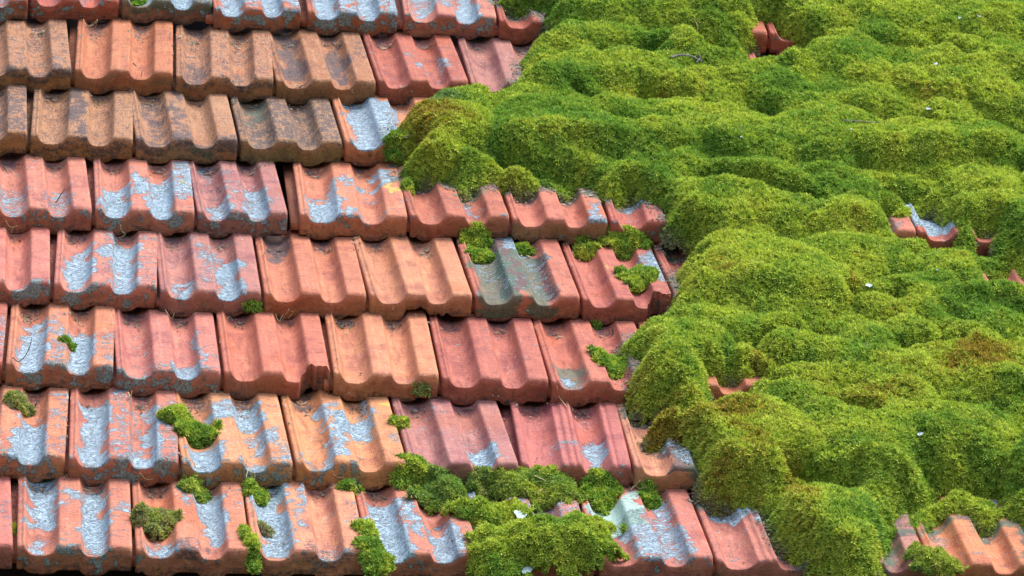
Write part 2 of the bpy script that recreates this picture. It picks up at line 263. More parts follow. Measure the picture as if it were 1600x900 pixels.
# row, index -> colour, lichen boxes, extras, label.   box = (s0, s1, t0, t1, amount); s across, t up the slope from the nose
T1 = (.06, .36); RB_ = (.36, .55); T2 = (.55, .82); RR = (.82, 1.0)
def B(z, t0, t1, a): return (z[0], z[1], t0, t1, a)
ALL = (0, 1)
TILES = {
 (1,0): dict(c=BR, l=[B(ALL,0,1,.45)], r=.75, lab='dull red clay tile speckled with grey lichen in the photo\'s upper left corner'),
 (1,1): dict(c=BR, l=[(.2,.7,.0,.25,.5)], r=.7, lab='dull red tile with straw curl under its lip, top row, left of the moss-plugged tile'),
 (1,2): dict(c=TD, l=[B(T1,.05,.5,.9),B(T2,0,1,1),B(RR,0,1,.6),B(RB_,0,1,.3)], r=.55, al=[B(ALL,-.3,.2,.6)], lab='olive stained tile with blue lichen in both troughs and moss plug, top row'),
 (1,3): dict(c=RB, l=[B(T1,.0,1,1),B(T2,0,1,1),B(RB_,0,1,.65),B(RR,0,1,.7)], r=.65, lab='tile with two blue lichen troughs in the top row, above the straw knot'),
 (1,4): dict(c=RB, l=[B(T1,.0,1,1),B(T2,0,1,1),B(RB_,0,1,.85),B(RR,.0,1,.8)], r=.7, lab='most heavily blue crusted tile, top row, second left of the moss'),
 (1,5): dict(c=PK, l=[B(T1,.15,1,.75),B(T2,0,1,1),B(RB_,.2,1,.7),B(RR,.3,1,.4)], r=.5, lab='blue streaked tile in the top row, last whole one before the moss'),
 (1,6): dict(c=BR, l=[], g=[B(ALL,.3,1,.3)], br=[(.5,1.0,.05)], lab='broken dark red tile at the moss edge at the top of the roof'),
 (1,8): dict(c=BR, l=[], lab='dark red tile end peeping from the upper moss, left of a narrow seam'),
 (1,9): dict(c=BR, l=[], lab='dark red tile end peeping from the upper moss, right of a narrow seam'),
 (2,0): dict(c=TN, p=.8, g=[B(ALL,.1,1,.4),B(ALL,-.3,.1,.5)], l=[(.7,.95,.1,.35,.45)], lab='tan and grey worn tile cut by the left edge in the second row'),
 (2,1): dict(c=(214,112,78), p=.3, g=[(.3,.5,.2,.9,.25)], l=[], al=[B(ALL,-.4,-.1,.35)], lab='orange tile with a thin twig in its right trough, second row'),
 (2,2): dict(c=TN, p=.75, g=[B(T1,0,.4,.55),B(ALL,0,1,.38),B(ALL,-.3,0,.45)], l=[], lab='tan orange tile with brown stains, directly below the straw knot, second row'),
 (2,3): dict(c=(196,108,80), p=.45, g=[B(T1,.1,1,.6),B(T2,.1,.9,.6),B(RR,.5,1,.4)], l=[], lab='orange tile heavily streaked slate grey in the second row'),
 (2,4): dict(c=RD, l=[(.36,.5,.45,.62,.78),(.5,.68,.3,.45,.72),(.72,.86,.25,.6,.78)], lab='smooth red tile with a thin crooked blue lichen scribble, second row'),
 (2,5): dict(c=MV, g=[B(T1,.5,1,.2)], l=[(.6,.72,.7,.9,.5)], lab='mauve red tile half swallowed by moss, end of the second row'),
 (2,8): dict(c=PK, l=[], lab='pinkish tile rib below two dark red ends in the upper moss'),
 (3,0): dict(c=TN, p=.8, g=[B(ALL,.0,1,.5)], l=[], lab='tan scratched tile cut by the left edge in the third row'),
 (3,1): dict(c=TN, p=.95, g=[B(RB_,0,1,.62),B(ALL,0,1,.36),B(ALL,-.5,0,.45)], l=[], lab='pale tan peeling tile with one dark pit, third row'),
 (3,2): dict(c=(200,122,92), p=.6, g=[B(T1,.1,.9,.5),B(RB_,0,1,.55),B(ALL,-.4,.1,.5),B(T2,0,1,.25)], al=[B(T2,-.5,-.1,.4)], l=[], lab='tan tile with slate grey flakes on the centre rib, third row'),
 (3,3): dict(c=(176,118,86), p=.85, g=[B(ALL,.0,1,.5)], al=[(.05,.35,.5,1,.45)], l=[], lab='darkest grey stained tan tile in the third row, beside the lichen splashed tile'),
 (3,4): dict(c=OR, l=[(.08,.62,.0,.95,1.02),(.62,.9,.0,.3,.9),(.62,.8,.3,.95,.45)], g=[B(T1,-.4,-.1,.3)], lab='orange tile with one solid pale blue lichen splash beside the moss, third row'),
 (4,0): dict(c=PK, l=[(.02,.36,.0,.55,.62),B(T2,.0,.55,.6),B(RB_,0,1,.35),B(RR,0,1,.3)], r=.6, lab='pink tile with a twig in its right trough, leftmost of the fourth row'),
 (4,1): dict(c=PK, l=[(.06,.36,.0,.55,.95),(.36,.56,.35,.75,.95),B(T2,.0,.7,1.02),(.75,1,.3,.95,.75)], y=[(.78,.95,.5,.66,.8)], r=.65, lab='pink tile with W shaped blue lichen and yellow fleck, fourth row'),
 (4,2): dict(c=MV, l=[(.1,.4,.0,.35,.8),(.5,.85,.0,.6,.8),(.3,.5,.1,.9,.5),(.1,.3,.7,1,.5)], g=[B(T1,.2,.7,.4)], r=.65, lab='mauve tile with faint blue crescents, left of the wide gap, fourth row'),
 (4,3): dict(c=OR, l=[(.05,.42,.0,.45,1.0),(.25,.42,.4,.75,.8),(.42,.62,.0,.1,.85),(.42,.66,.55,.75,.75),(.72,.95,.6,.95,.8)], y=[(.84,.98,.42,.6,.9)], g=[(.85,1,.1,.45,.15)], r=.4, lab='orange tile with a thick blue patch in its left trough, right of the wide gap'),
 (4,4): dict(c=RD, l=[(.08,.42,.72,1.0,1.0),(.6,.75,.2,.42,.65),(.5,.68,.6,1,.5)], r=.25, lab='red tile with a ring of pale lichen on its crest under the moss, fourth row'),
 (4,5): dict(c=(214,104,84), l=[(.8,.98,-.1,.35,.8)], g=[B(ALL,-.5,-.15,.22)], p=0, pn=.9, lab='orange tile with a bare tan front and small corner lichen, fourth row'),
 (4,6): dict(c=RD, l=[(.15,.6,.35,.62,.8),(.5,.75,.3,.7,.85),(.3,.5,.1,.3,.4)], lab='red tile with scalloped blue lichen running into the moss, fourth row'),
 (4,7): dict(c=BR, l=[], lab='dark red tile corner below the moss edge, next to scalloped lichen tile'),
 (4,8): dict(c=PK, l=[(.3,.9,.0,.9,.5)], lab='pink tile edge left of the lichen covered tile in the right-hand moss'),
 (4,9): dict(c=RD, l=[(0,.85,.1,1,1.15)], lab='red tile with blue lichen crest, exposed in the right-hand moss'),
 (5,0): dict(c=PK, l=[(.7,.85,.1,.3,.4)], r=.85, lab='clean pink tile with rosette crusted lip cut by the left edge, fifth row'),
 (5,1): dict(c=PK, l=[(.1,.36,.05,.8,1.0),(.4,.6,.5,.85,.85),B(T2,.0,.95,.98),(.4,1,0,1,.45)], y=[(.2,.3,.4,.5,.7)], r=.7, lab='salmon tile with both troughs thick with blue lichen, fifth row'),
 (5,2): dict(c=MV, l=[(.08,.36,-.05,.25,.8),(.36,.55,.1,.95,.55),(.55,.85,.0,.55,.95),(.5,.66,.5,.9,.7)], r=.55, lab='mauve pink tile with lichen pooled in its right trough, fifth row'),
 (5,3): dict(c=(214,108,84), g=[B(T1,.75,1,.7),B(T2,.2,1,.18)], l=[(.3,.45,.1,.2,.3)], r=.2, lab='clean red orange tile with dark arch stain at its top, fifth row'),
 (5,4): dict(c=(226,124,92), l=[], g=[(.4,.55,.2,1,.12)], arch=(.34,.80,.017), lab='clean orange tile with a broken lower lip, fifth row'),
 (5,5): dict(c=(216,110,80), l=[(.05,.45,.1,.95,.42),(.4,.65,.85,1,.8),(.5,.9,.2,.95,.42)], g=[(.28,.55,.1,1,1.0),(.62,.85,.1,.9,.6)], al=[(.05,.4,-.5,.9,1.0),(.5,.72,-.5,.9,.9)], lab='dark green and slate stained tile, fifth row'),
 (5,6): dict(c=RD, l=[(.82,1,.3,.9,.85)], g=[B(T1,.2,.7,.2)], br=[(.72,1.0,.035)], y=[(.33,.42,.5,.7,.9)], lab='cracked red tile with moss in its right trough, fifth row'),
 (5,7): dict(c=RD, l=[], lab='tip of a red tile emerging beside the moss, end of fifth row'),
 (5,10): dict(c=PK, l=[(.0,.3,.1,.4,.6)], lab='small pink tile scrap near the right edge of the photo'),
 (6,0): dict(c=RD, l=[(.9,1,0,1,.5)], lab='sliver of red tile at the left edge in the sixth row'),
 (6,1): dict(c=OR, l=[(.08,.36,.0,.75,.98),(.36,.55,0,.8,.6),(.55,.84,.0,.62,.98),(.85,1,.1,.6,.5)], r=.75, lab='orange tile with two blue lichen troughs and tiny moss dot, sixth row'),
 (6,2): dict(c=PK, l=[(.55,.84,.0,.22,.85),(.75,.88,.0,.8,.75),(.85,1,.0,.5,.45),(.15,.35,.0,.4,.38),(.36,.55,-.1,.1,.5)], r=.85, lab='pink tile with hooked lichen line in right trough and rosette lip, sixth row'),
 (6,3): dict(c=(216,104,88), l=[], br=[(.72,.99,.035)], r=.15, lab='smooth pink tile with a chipped front right corner, sixth row'),
 (6,4): dict(c=OR, l=[(.38,.55,.7,1,.22)], g=[(.36,.6,.75,1,.25)], r=.1, lab='smoothest bright orange tile with pale crest stain, sixth row'),
 (6,5): dict(c=RD, l=[(.5,.62,.1,.25,.45),(.15,.3,.02,.15,.5)], r=.12, lab='red tile with a few lichen specks, right of the smooth orange one, sixth row'),
 (6,6): dict(c=(216,104,82), g=[(.55,.95,-.3,.1,.3)], l=[(.08,.34,.0,.12,.7)], al=[(.08,.36,.0,.3,.8)], lab='red tile with green grey pool mark, moss on its right half, sixth row'),
 (6,7): dict(c=RB, l=[], lab='small orange tile lip in a hollow between moss cushions'),
 (7,0): dict(c=OR, l=[(.3,.45,0,1,.5),(.5,.85,.0,.65,.98),(.85,1,0,1,.5),(0,.3,0,1,.6)], r=.75, lab='orange tile with blue trough and moss tuft cut by left edge, seventh row'),
 (7,1): dict(c=PK, l=[(.1,.36,.0,.88,1.05),(.36,.56,0,1,.58),(.56,.66,.0,.9,.8),(.7,.86,.0,.9,.95),(.55,.85,.0,.12,.9),(.85,1,.0,1,.52)], y=[(.2,.3,.5,.6,.8),(.42,.5,.5,.6,.8)], r=.8, lab='pink tile crusted with blue U shaped lichen, seventh row'),
 (7,2): dict(c=PO, l=[(.08,.38,-.02,.3,.9),(.3,.85,.6,.95,.82),(.6,.95,.25,.5,.72),(.84,1,0,.35,.62),(.5,.8,.0,.12,.9)], r=.75, lab='orange tile with the large loose moss clump sitting on it, seventh row'),
 (7,3): dict(c=(250,148,88), l=[(.28,.5,.72,.95,.9),(.42,.78,.52,.82,1.0),(.3,.5,.1,.6,.85),(.05,.35,-.02,.14,.95),(.72,.84,.6,1,.8),(.85,1,.05,.6,.45)], r=.65, y=[(.86,1,.82,.95,.8)], lab='brightest orange tile with X shaped blue lichen, seventh row'),
 (7,4): dict(c=MV, l=[(.55,.85,.02,.38,.85),(.5,.8,.3,.75,.42),(.2,.45,.6,.95,.42)], r=.12, lab='mauve red tile with lichen ripples in its right trough, seventh row'),
 (7,5): dict(c=(204,100,92), fl=True, l=[(.3,.62,.2,.42,.55),(.6,.78,.12,.5,.85)], r=.15, lab='clean mauve tile with extra fine ribs and small lichen marks, seventh row'),
 (7,6): dict(c=PO, l=[(.36,.75,.05,.4,.8)], g=[(.3,.9,.0,.6,.8)], y=[(.45,.6,.55,.68,.7)], lab='orange tile with grey lichen crest at the moss edge, seventh row'),
 (8,0): dict(c=PK, l=[(.85,1,.2,.8,.4)], lab='thin strip of pink tile in the lower left corner'),
 (8,1): dict(c=PK, l=[(.1,.35,.3,1,1.0),(.36,.6,.6,.8,.75),(.56,.82,.1,.9,.95),(.1,.3,.0,.2,.8),(.36,.5,.1,.8,.4),(.8,1,.5,.62,.7)], y=[(.64,.74,.28,.36,.8)], r=.6, lab='pink tile with arched blue lichen over its crest, bottom row'),
 (8,2): dict(c=OR, l=[(.05,.4,.0,.2,.8),(.42,.55,.7,.95,.85),(.57,.84,.1,.95,.9),(.85,1,.3,.9,.35)], y=[(.64,.74,.35,.45,.8)], g=[(.3,.6,-.3,.15,.55)], r=.4, lab='orange tile with round brown moss ball on it, bottom row'),
 (8,3): dict(c=PO, l=[(.08,.36,.05,1,.95),(.4,.56,.4,1,.72),(.85,1,.3,.8,.5),(.6,.9,-.05,.12,.5)], g=[(.4,.9,-.3,.12,.5)], r=.3, lab='salmon tile with lichen in left trough and bare smooth right trough, bottom row'),
 (8,4): dict(c=PK, l=[(.05,.4,.0,.85,1.08),(.4,.6,.3,.85,.85),(.6,.86,.0,.45,.92),(.84,1,.1,.5,.4)], y=[(.45,.52,.75,.82,.8)], r=.4, lab='pink tile with solid blue lichen sheet right of mossy seam, bottom row'),
 (8,5): dict(c=PK, l=[(0,1,0,1,.6)], lab='pink tile almost hidden under the big moss dome, bottom row'),
 (8,6): dict(c=PK, l=[(.3,.66,.0,.6,.8),(.6,.85,.1,.95,.72),(.85,1,.2,.9,.4)], pa=[(.05,.5,.5,.95,.9)], g=[(.55,.75,.1,.9,.35)], r=.5, lab='pink tile with large round mint green lichen, bottom row'),
 (8,7): dict(c=(222,116,104), fl=True, l=[(.12,.6,.66,.98,1.05),(.5,.8,.4,.8,.9),(.7,1,.0,.4,.55)], lab='fluted pink tile with pale lichen at its mossy top, bottom row'),
 (8,8): dict(c=MV, l=[(.6,1,.5,1,.4)], g=[(.7,1,.4,1,.5)], lab='mauve tile stub left of the bright orange tile, lower right'),
 (8,9): dict(c=(246,124,76), l=[(.1,.3,.3,.7,.5),(.4,.6,.5,.9,.4),(.8,1,.7,1,.6)], g=[(.36,.6,.2,.9,.3),(.6,.8,.0,1,.2)], lab='bright orange tile fully out of the moss in the lower right corner'),
}
def poly_sd(px, py, poly):
    "signed distance, positive inside"
    inside = np.zeros(px.shape, bool); dist = np.full(px.shape, 1e9); n = len(poly)
    for i in range(n):
        x0, y0 = poly[i]; x1, y1 = poly[(i+1) % n]
        c = ((y0 > py) != (y1 > py)) & (px < (x1-x0)*(py-y0)/(y1-y0+1e-12)+x0); inside ^= c
        dx, dy = x1-x0, y1-y0; t = np.clip(((px-x0)*dx+(py-y0)*dy)/(dx*dx+dy*dy+1e-12), 0, 1)
        dist = np.minimum(dist, np.hypot(px-x0-t*dx, py-y0-t*dy))
    return np.where(inside, dist, -dist)
NPL = .032
OUT = [(768,-60),(772,6),(790,18),(840,26),(852,52),(832,68),(812,92),(806,132),(790,146),(760,152),(722,156),(672,164),(640,180),(612,205),(618,238),
 (650,242),(622,262),(640,276),(668,278),(700,284),(722,304),(745,290),(768,282),(782,294),(806,300),(832,298),(850,290),(880,300),(905,292),(940,310),(962,318),(985,306),(1012,322),(1032,340),(1040,372),
 (1082,380),(1092,384),(1062,404),(1056,430),(1056,462),(1050,488),(1000,506),(978,520),(966,540),(972,556),(1000,572),(984,600),(984,636),(1036,640),(1040,652),(1004,676),(1010,694),(1050,692),(1078,714),(1090,748),(1092,772),
 (1130,776),(1170,782),(1196,800),(1206,842),(1230,870),(1262,892),(1300,930),(1360,930),(1384,886),(1394,836),(1436,824),(1466,796),(1508,796),(1540,824),(1570,804),(1598,822),(1606,880),(1640,930),(1800,930),(1800,-60)]
def back(poly): return [tuple(at(x, y, NPL)) for x, y in poly]
OUTB = back(OUT)
WT = 0.2
def build_tile(key, d):
    r, i = key; sm = SEAMS[r]; rs = np.random.RandomState(r*31+i*7+3)
    a = at(*sm[i]); b = at(sm[i+1][0]-GAPR.get(key, 0), sm[i+1][1])
    if key in ((8,9),): pass
    ang = math.atan2(b[1]-a[1], b[0]-a[0])
    ang = max(-.03, min(.03, ang)); w = float(np.hypot(*(b-a)))-.0068
    tilt = math.radians(7.8+rs.uniform(-.5, .5)); noff = rs.uniform(.001, .0055)
    L = 0.395; nx = 92; D = .0218; H = .047
    s = np.linspace(0, 1, nx)
    s = s + .012*np.sin(2*np.pi*s)*0
    prof = np.zeros(nx)
    def trough(c, hw, dep, p=3.3):
        t = np.abs((s-c)/hw); return -dep*np.clip(1-t**np.where(s < c, 4.6, 2.7), 0, 1)
    if d.get('fl'):
        prof = np.minimum(prof, trough(.22, .17, D, 2.0)); prof = np.minimum(prof, trough(.69, .14, D, 2.0))
        prof -= .0035*(np.abs(s-.42) < .03)+.004*(np.abs(s-.5) < .012)+.003*(np.abs(s-.87) < .01)
    else:
        prof = np.minimum(prof, trough(.215, .150, D)); prof = np.minimum(prof, trough(.680, .130, D*.98))
        prof -= .0012*((s > .44) & (s < .54))
    prof[s < .052] -= .004
    kx = np.exp(-.5*(np.arange(-5, 6)/.65)**2); kx /= kx.sum()
    pp = np.pad(prof, 5, mode='edge'); prof = np.convolve(pp, kx, 'valid')
    edge = -.0022*np.clip(1-s/.02, 0, 1)**2 - .003*np.clip(1-(1-s)/.025, 0, 1)**2
    hol = np.clip(prof/-D, 0, 1)
    zb = -H+.44*prof+.002*(vnoise(s*6, s*0, r*9+i)-.5)         # lower edge of the nose follows the troughs
    # broken parts of the lip
    f0 = .0015*(vnoise(s*5+3, s*0, r*5+i+40)-.5)*2
    brk = np.zeros(nx)
    for (b0, b1, dep) in d.get('br', []):
        wv = smooth(b0-.015, b0+.02, s)*(1-smooth(b1-.02, b1+.015, s)) if b1 < .995 else smooth(b0-.015, b0+.02, s)
        jag = .45+.75*vnoise(s*26, s*0, r*3+i+70)+.3*np.round(3*vnoise(s*48, s*0, r+i+9))/3
        brk = np.maximum(brk, wv*jag*dep)
    if d.get('arch'):
        a0, a1, up_ = d['arch']; zb = zb+up_*smooth(a0-.02, a0+.04, s)*(1-smooth(a1-.06, a1+.02, s))*(.55+.7*vnoise(s*34, s*0, r+i*5+3))
    # path: list of (y, z as function) going back->front->under->back
    ny = 58
    ys = np.concatenate([np.linspace(L, .05, ny-12), np.linspace(.045, .0145, 9)])
    Y = []; Z = []; TT = []; N = []
    frontlow = .0016
    Vv, Ht = [], []
    warp = .0022*(fbm(np.linspace(0, 3, nx), np.zeros(nx), r*7+i)-.5)
    for y in ys:
        dep = 1-.28*smooth(EXPO-.03, EXPO-.004, y)
        wob = .0016*(vnoise(s*7+y*10, np.full(nx, y*22), r*13+i)-.5)
        Y.append(np.full(nx, y)); Z.append(prof*dep+edge+warp+wob+.0012*hol*np.exp(-((y-.012)/.010)**2)); TT.append(np.full(nx, y/EXPO)); N.append(0)
    ztop = Z[-1]
    R = .0020+.0068*(1-hol)**1.5
    for a_ in (0, 18, 36, 54, 72, 90):                         # rounded edge
        t = math.radians(a_)
        Y.append(R-R*math.sin(t)+f0); Z.append(ztop-R*(1-math.cos(t))); TT.append(np.full(nx, -.01)); N.append(1)
    zf0 = Z[-1].copy(); nf = 12
    for k in range(1, nf+1):
        q = k/nf
        yy = f0+.0+.004*q**2*.8 + .0012*(vnoise(s*9, np.full(nx, q*4), r+i*3)-.5) - .0008*math.exp(-((q-.72)/.05)**2)
        Y.append(yy); Z.append(zf0+(zb-zf0)*q); TT.append(np.full(nx, -.1-.55*q)); N.append(2)
    Y.append(Y[-1]+.004); Z.append(zb-.0005); TT.append(np.full(nx, -.7)); N.append(2)
    Y.append(np.full(nx, .022)); Z.append(zb+.002); TT.append(np.full(nx, -.8)); N.append(2)
    Y.append(np.full(nx, .032)); Z.append(prof-.017); TT.append(np.full(nx, -.8)); N.append(2)
    Y.append(np.full(nx, L)); Z.append(prof-.017); TT.append(np.full(nx, 1.1)); N.append(2)
    Y = np.array(Y); Z = np.array(Z); T = np.array(TT); M_ = Y.shape[0]
    # breakage: push anything in front of the break line back
    if brk.max() > 0:
        front = Y < .03
        rough = .003*(vnoise(np.tile(s*30, (M_, 1)), Z*400+5, r+i*5)-.5)
        lim = np.tile(brk, (M_, 1))+rough*(np.tile(brk, (M_, 1)) > .002)
        Y = np.where(Y < lim, lim, Y)
        if d.get('br')[0][2] < .03:
            pass
    X = np.tile(s*w, (M_, 1))
    # rounded sides: front corners
    Y = Y+.004*np.clip(1-(X/.006), 0, 1)**2*(Y < .02)+.004*np.clip(1-((w-X)/.006), 0, 1)**2*(Y < .02)
    V = np.stack([X.ravel(), Y.ravel(), Z.ravel()], 1)
    idx = np.arange(M_*nx).reshape(M_, nx)
    A = idx[:-1, :-1].ravel(); Bq = idx[1:, :-1].ravel(); Cq = idx[1:, 1:].ravel(); Dq = idx[:-1, 1:].ravel()
    F4 = np.stack([A, Bq, Cq, Dq], 1)
    # caps: the loop in each end column is closed by quads between the top path and the last (underside) point
    caps = []
    for col, flip in ((0, False), (nx-1, True)):
        c_ = len(V)+0
    F3 = []
    extra = []
    for col, flip in ((0, False), (nx-1, True)):
        ring = idx[:, col]; cpt = len(V)+len(extra)
        # side skirt from the top edge down to underside, for the long back part; fan for the nose
        mid = np.array([V[ring[0]][0], .05, -.02]); extra.append(mid)
        for k in range(M_-1):
            t3 = (ring[k], cpt, ring[k+1]) if not flip else (ring[k], ring[k+1], cpt)
            F3.append(t3)
        F3.append((ring[-1], cpt, ring[0]) if not flip else (ring[-1], ring[0], cpt))
    # interlocking flange under the left neighbour
    base = len(V)+len(extra); fw = .016
    for (x0, z0) in ((-fw, -.027), (.003, -.024), (.003, -.042), (-fw, -.042)):
        extra.append(np.array([x0, .014, z0])); extra.append(np.array([x0, L, z0]))
    V = np.concatenate([V, np.array(extra)]); nE = len(extra)
    b_ = base
    F4 = np.concatenate([F4, [(b_, b_+2, b_+3, b_+1), (b_+6, b_, b_+1, b_+7), (b_, b_+6, b_+4, b_+2), (b_+4, b_+6, b_+7, b_+5)]])
    sx = np.concatenate([np.tile(s, M_), np.full(nE, 0.)]); tt = np.concatenate([T.ravel(), np.full(nE, .5)])
    us_, vs_ = sx*w, tt*EXPO
    w1 = (fbm(us_*32+r*9, vs_*26+i*5, r*17+i, 4)-.5)*.27; w2 = (fbm(us_*30+i*3, vs_*24+r*11, r*19+i+50, 4)-.5)*.34
    def field(boxes, soft=.085, cap=1.2):
        f = np.zeros(len(sx)); sq = sx+w1; tq = tt+w2*(tt > -.05)
        for (s0, s1, t0, t1, am) in boxes:
            s0 = -.5 if s0 <= 0 else s0; s1 = 1.5 if s1 >= 1 else s1
            wx = smooth(s0-soft, s0+soft, sq)*(1-smooth(s1-soft, s1+soft, sq))
            t1 = 1.6 if t1 >= .99 else t1
            wy = smooth(t0-.09, t0+.03, tq if t0 > .05 else tt)*(1-smooth(t1-.09, t1+.1, tq))
            f = np.maximum(f, am*wx*wy)
        return f
    top = smooth(-.12, .0, tt)
    lich = field([(0, 1, 0, 1, (.30 if len(d['l']) > 2 else .2) if d['l'] else .03)])
    lich = np.maximum(lich, field(d['l']))+.10*(fbm(us_*9+r, vs_*9+i, 300+r*12+i, 2)-.45)*(len(d['l']) > 0)*(.15+.85*smooth(-.25, -.02, tt))
    ros = d.get('r', 0.05)*smooth(.16, -.02, tt)*(1-.55*smooth(-.35, -.6, tt))
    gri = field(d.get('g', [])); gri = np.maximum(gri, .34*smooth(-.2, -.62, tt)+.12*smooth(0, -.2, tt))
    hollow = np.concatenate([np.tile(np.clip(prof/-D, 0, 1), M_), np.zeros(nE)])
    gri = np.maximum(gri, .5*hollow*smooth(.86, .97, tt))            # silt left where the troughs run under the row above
    peel = np.full(len(sx), float(d.get('p', 0)))*smooth(-.6, 0, tt)+d.get('pn', 0)*smooth(-.02, -.12, tt)
    wu_ = a[0]+math.cos(ang)*V[:, 0]-math.sin(ang)*V[:, 1]; wv_ = a[1]+math.sin(ang)*V[:, 0]+math.cos(ang)*V[:, 1]
    if a[0] > -.45:
        dm = np.abs(poly_sd(wu_, wv_, OUTB)); nb_ = fbm(us_*40, vs_*40, r*23+i, 3)
        gri = np.maximum(gri, (.1+.85*nb_)*np.exp(-(dm/.022)**1.5)); alg_e = (.0+1.0*fbm(us_*30+9, vs_*30, r*29+i, 3))*np.exp(-(dm/.030)**1.5)
    else: alg_e = 0
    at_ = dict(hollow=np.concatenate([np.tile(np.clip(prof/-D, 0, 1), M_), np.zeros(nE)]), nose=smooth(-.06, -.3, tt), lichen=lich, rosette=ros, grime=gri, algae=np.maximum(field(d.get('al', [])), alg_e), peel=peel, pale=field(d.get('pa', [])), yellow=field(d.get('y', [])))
    # roof placement: rotate by tilt about x so the nose is the raised end, then by ang in the roof plane
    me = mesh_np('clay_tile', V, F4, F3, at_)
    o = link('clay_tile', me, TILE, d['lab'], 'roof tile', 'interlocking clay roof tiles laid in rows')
    # sharp edge handling
    Rt = Matrix.Rotation(-tilt, 4, 'X'); Rz = Matrix.Rotation(ang, 4, 'Z')
    base_ = Vector((a[0]+.0034, a[1], 0)) + Rz.to_3x3() @ Vector((0, 0, 0))
    T_ = Matrix.Translation(Vector((base_[0], base_[1], H+noff))) @ Rz @ Rt
    o.matrix_world = ROOF.to_4x4() @ T_
    j = lambda k: int(rs.uniform(-k, k))
    cc = [x*.68+y*.32 for x, y in zip(d['c'], (222, 120, 96) if r not in (2, 3) else d['c'])]; q_ = srgb(cc[0]+j(4), cc[1]+j(5), cc[2]+j(5), .80); o.color = (q_[0]*.98, q_[1]*1.5, q_[2]*1.5, 1)
    Mw = np.array(ROOF.to_4x4() @ T_)
    Wd = V @ Mw[:3, :3].T+Mw[:3, 3]
    return Wd, F4, F3
allV, allF, off = [], [], 0
for key, d in TILES.items():
    wv, f4, f3 = build_tile(key, d)
    allV.append(wv); allF += (np.asarray(f4)+off).tolist()+(np.asarray(f3)+off).tolist(); off += len(wv)
allV = np.concatenate(allV)
BVH = BVHTree.FromPolygons(allV.tolist(), allF)
def hit(x, y):
    h = BVH.ray_cast(CAM, ray(x, y))
    if h[0] is None:
        a = at(x, y, .02); return rp(a[0], a[1], .02)
    return h[0]
def uvn(p): return np.array((p.dot(UX), p.dot(VX), p.dot(NX)))

# ------------------------------------------------------------------ moss
VR = {r: float(np.mean([at(*p)[1] for p in s])) for r, s in SEAMS.items()}
VR[0] = VR[1]+EXPO; VR[-1] = VR[0]+EXPO; VR[9] = VR[8]-EXPO; VR[10] = VR[9]-EXPO
VN = sorted(VR.values())
def shoots(P, Nrm, hue, var, cool, dry, seed, length=.0062, nb=4, width=.00125):
    "tiny leafy shoots standing on the points P; returns arrays to append to a mesh"
    rs = np.random.RandomState(seed); n = len(P)
    up = Nrm*.8+RN[:, 1][None]*0.0+np.array([0, 0, .35])+rs.normal(0, .30, (n, 3)); up /= np.linalg.norm(up, axis=1)[:, None]
    t = np.cross(up, rs.normal(0, 1, (n, 3))); t /= np.linalg.norm(t, axis=1)[:, None]+1e-9; b = np.cross(up, t)
    L = length*rs.uniform(.65, 1.35, n)[:, None]
    V = []
    for k in range(nb):
        a = 2*np.pi*k/nb+rs.uniform(-.4, .4, n); ca, sa = np.cos(a)[:, None], np.sin(a)[:, None]
        rad = t*ca+b*sa; tan = -t*sa+b*ca
        w = width*rs.uniform(.8, 1.3, n)[:, None]
        p0 = P-up*.002+tan*w; p1 = P-up*.002-tan*w
        p2 = P+up*L*.7+rad*L*.28-tan*w*1.0; p3 = P+up*L*.7+rad*L*.28+tan*w*1.0
        p4 = P+up*L*1.0+rad*L*rs.uniform(.5, .9, n)[:, None]
        V.append(np.stack([p0, p1, p2, p3, p4], 1))
    V = np.stack(V, 1).reshape(-1, 3)
    base = np.arange(n*nb)*5
    F4 = np.stack([base, base+1, base+2, base+3], 1); F3 = np.stack([base+3, base+2, base+4], 1)
    rep = lambda x: np.repeat(x, nb*5)
    v2 = np.clip(np.repeat(var, nb)+rs.normal(0, .12, n*nb), 0, 1)
    return V, F4, F3, rep(hue), np.repeat(v2, 5), rep(cool), rep(dry)

def moss_mesh(name, P, F4, hue, cool, dry, density, seed, length=.0062, nb=4):
    "P: base surface verts (world), F4 its quads; the sward is grown on it by area"
    a, b, c, d = (P[F4[:, i]] for i in range(4))
    nr = np.cross(c-a, d-b); ar = np.linalg.norm(nr, axis=1)*.5; nr /= (2*ar[:, None]+1e-12)
    rs = np.random.RandomState(seed); n = int(ar.sum()*density)
    f = rs.choice(len(F4), n, p=ar/ar.sum()); x, y = rs.rand(n, 1), rs.rand(n, 1)
    pt = (a[f]*(1-x)+b[f]*x)*(1-y)+(d[f]*(1-x)+c[f]*x)*y
    w = lambda q: q[F4[f, 0]]
    var = np.clip(rs.beta(2.2, 2.2, n), 0, 1)
    V, G4, G3, h, v, co, dr = shoots(pt, nr[f], np.clip(w(hue)+rs.normal(0, .07, n), 0, 1), var, w(cool), w(dry), seed+1, length, nb)
    o = len(P)
    me = mesh_np(name, np.concatenate([P, V]), np.concatenate([F4, G4+o]), G3+o,
                 dict(hue=np.concatenate([hue, h]), var=np.concatenate([np.full(o, .0), v]), cool=np.concatenate([cool, co]), dry=np.concatenate([dry, dr])), smooth_sh=False)
    return me

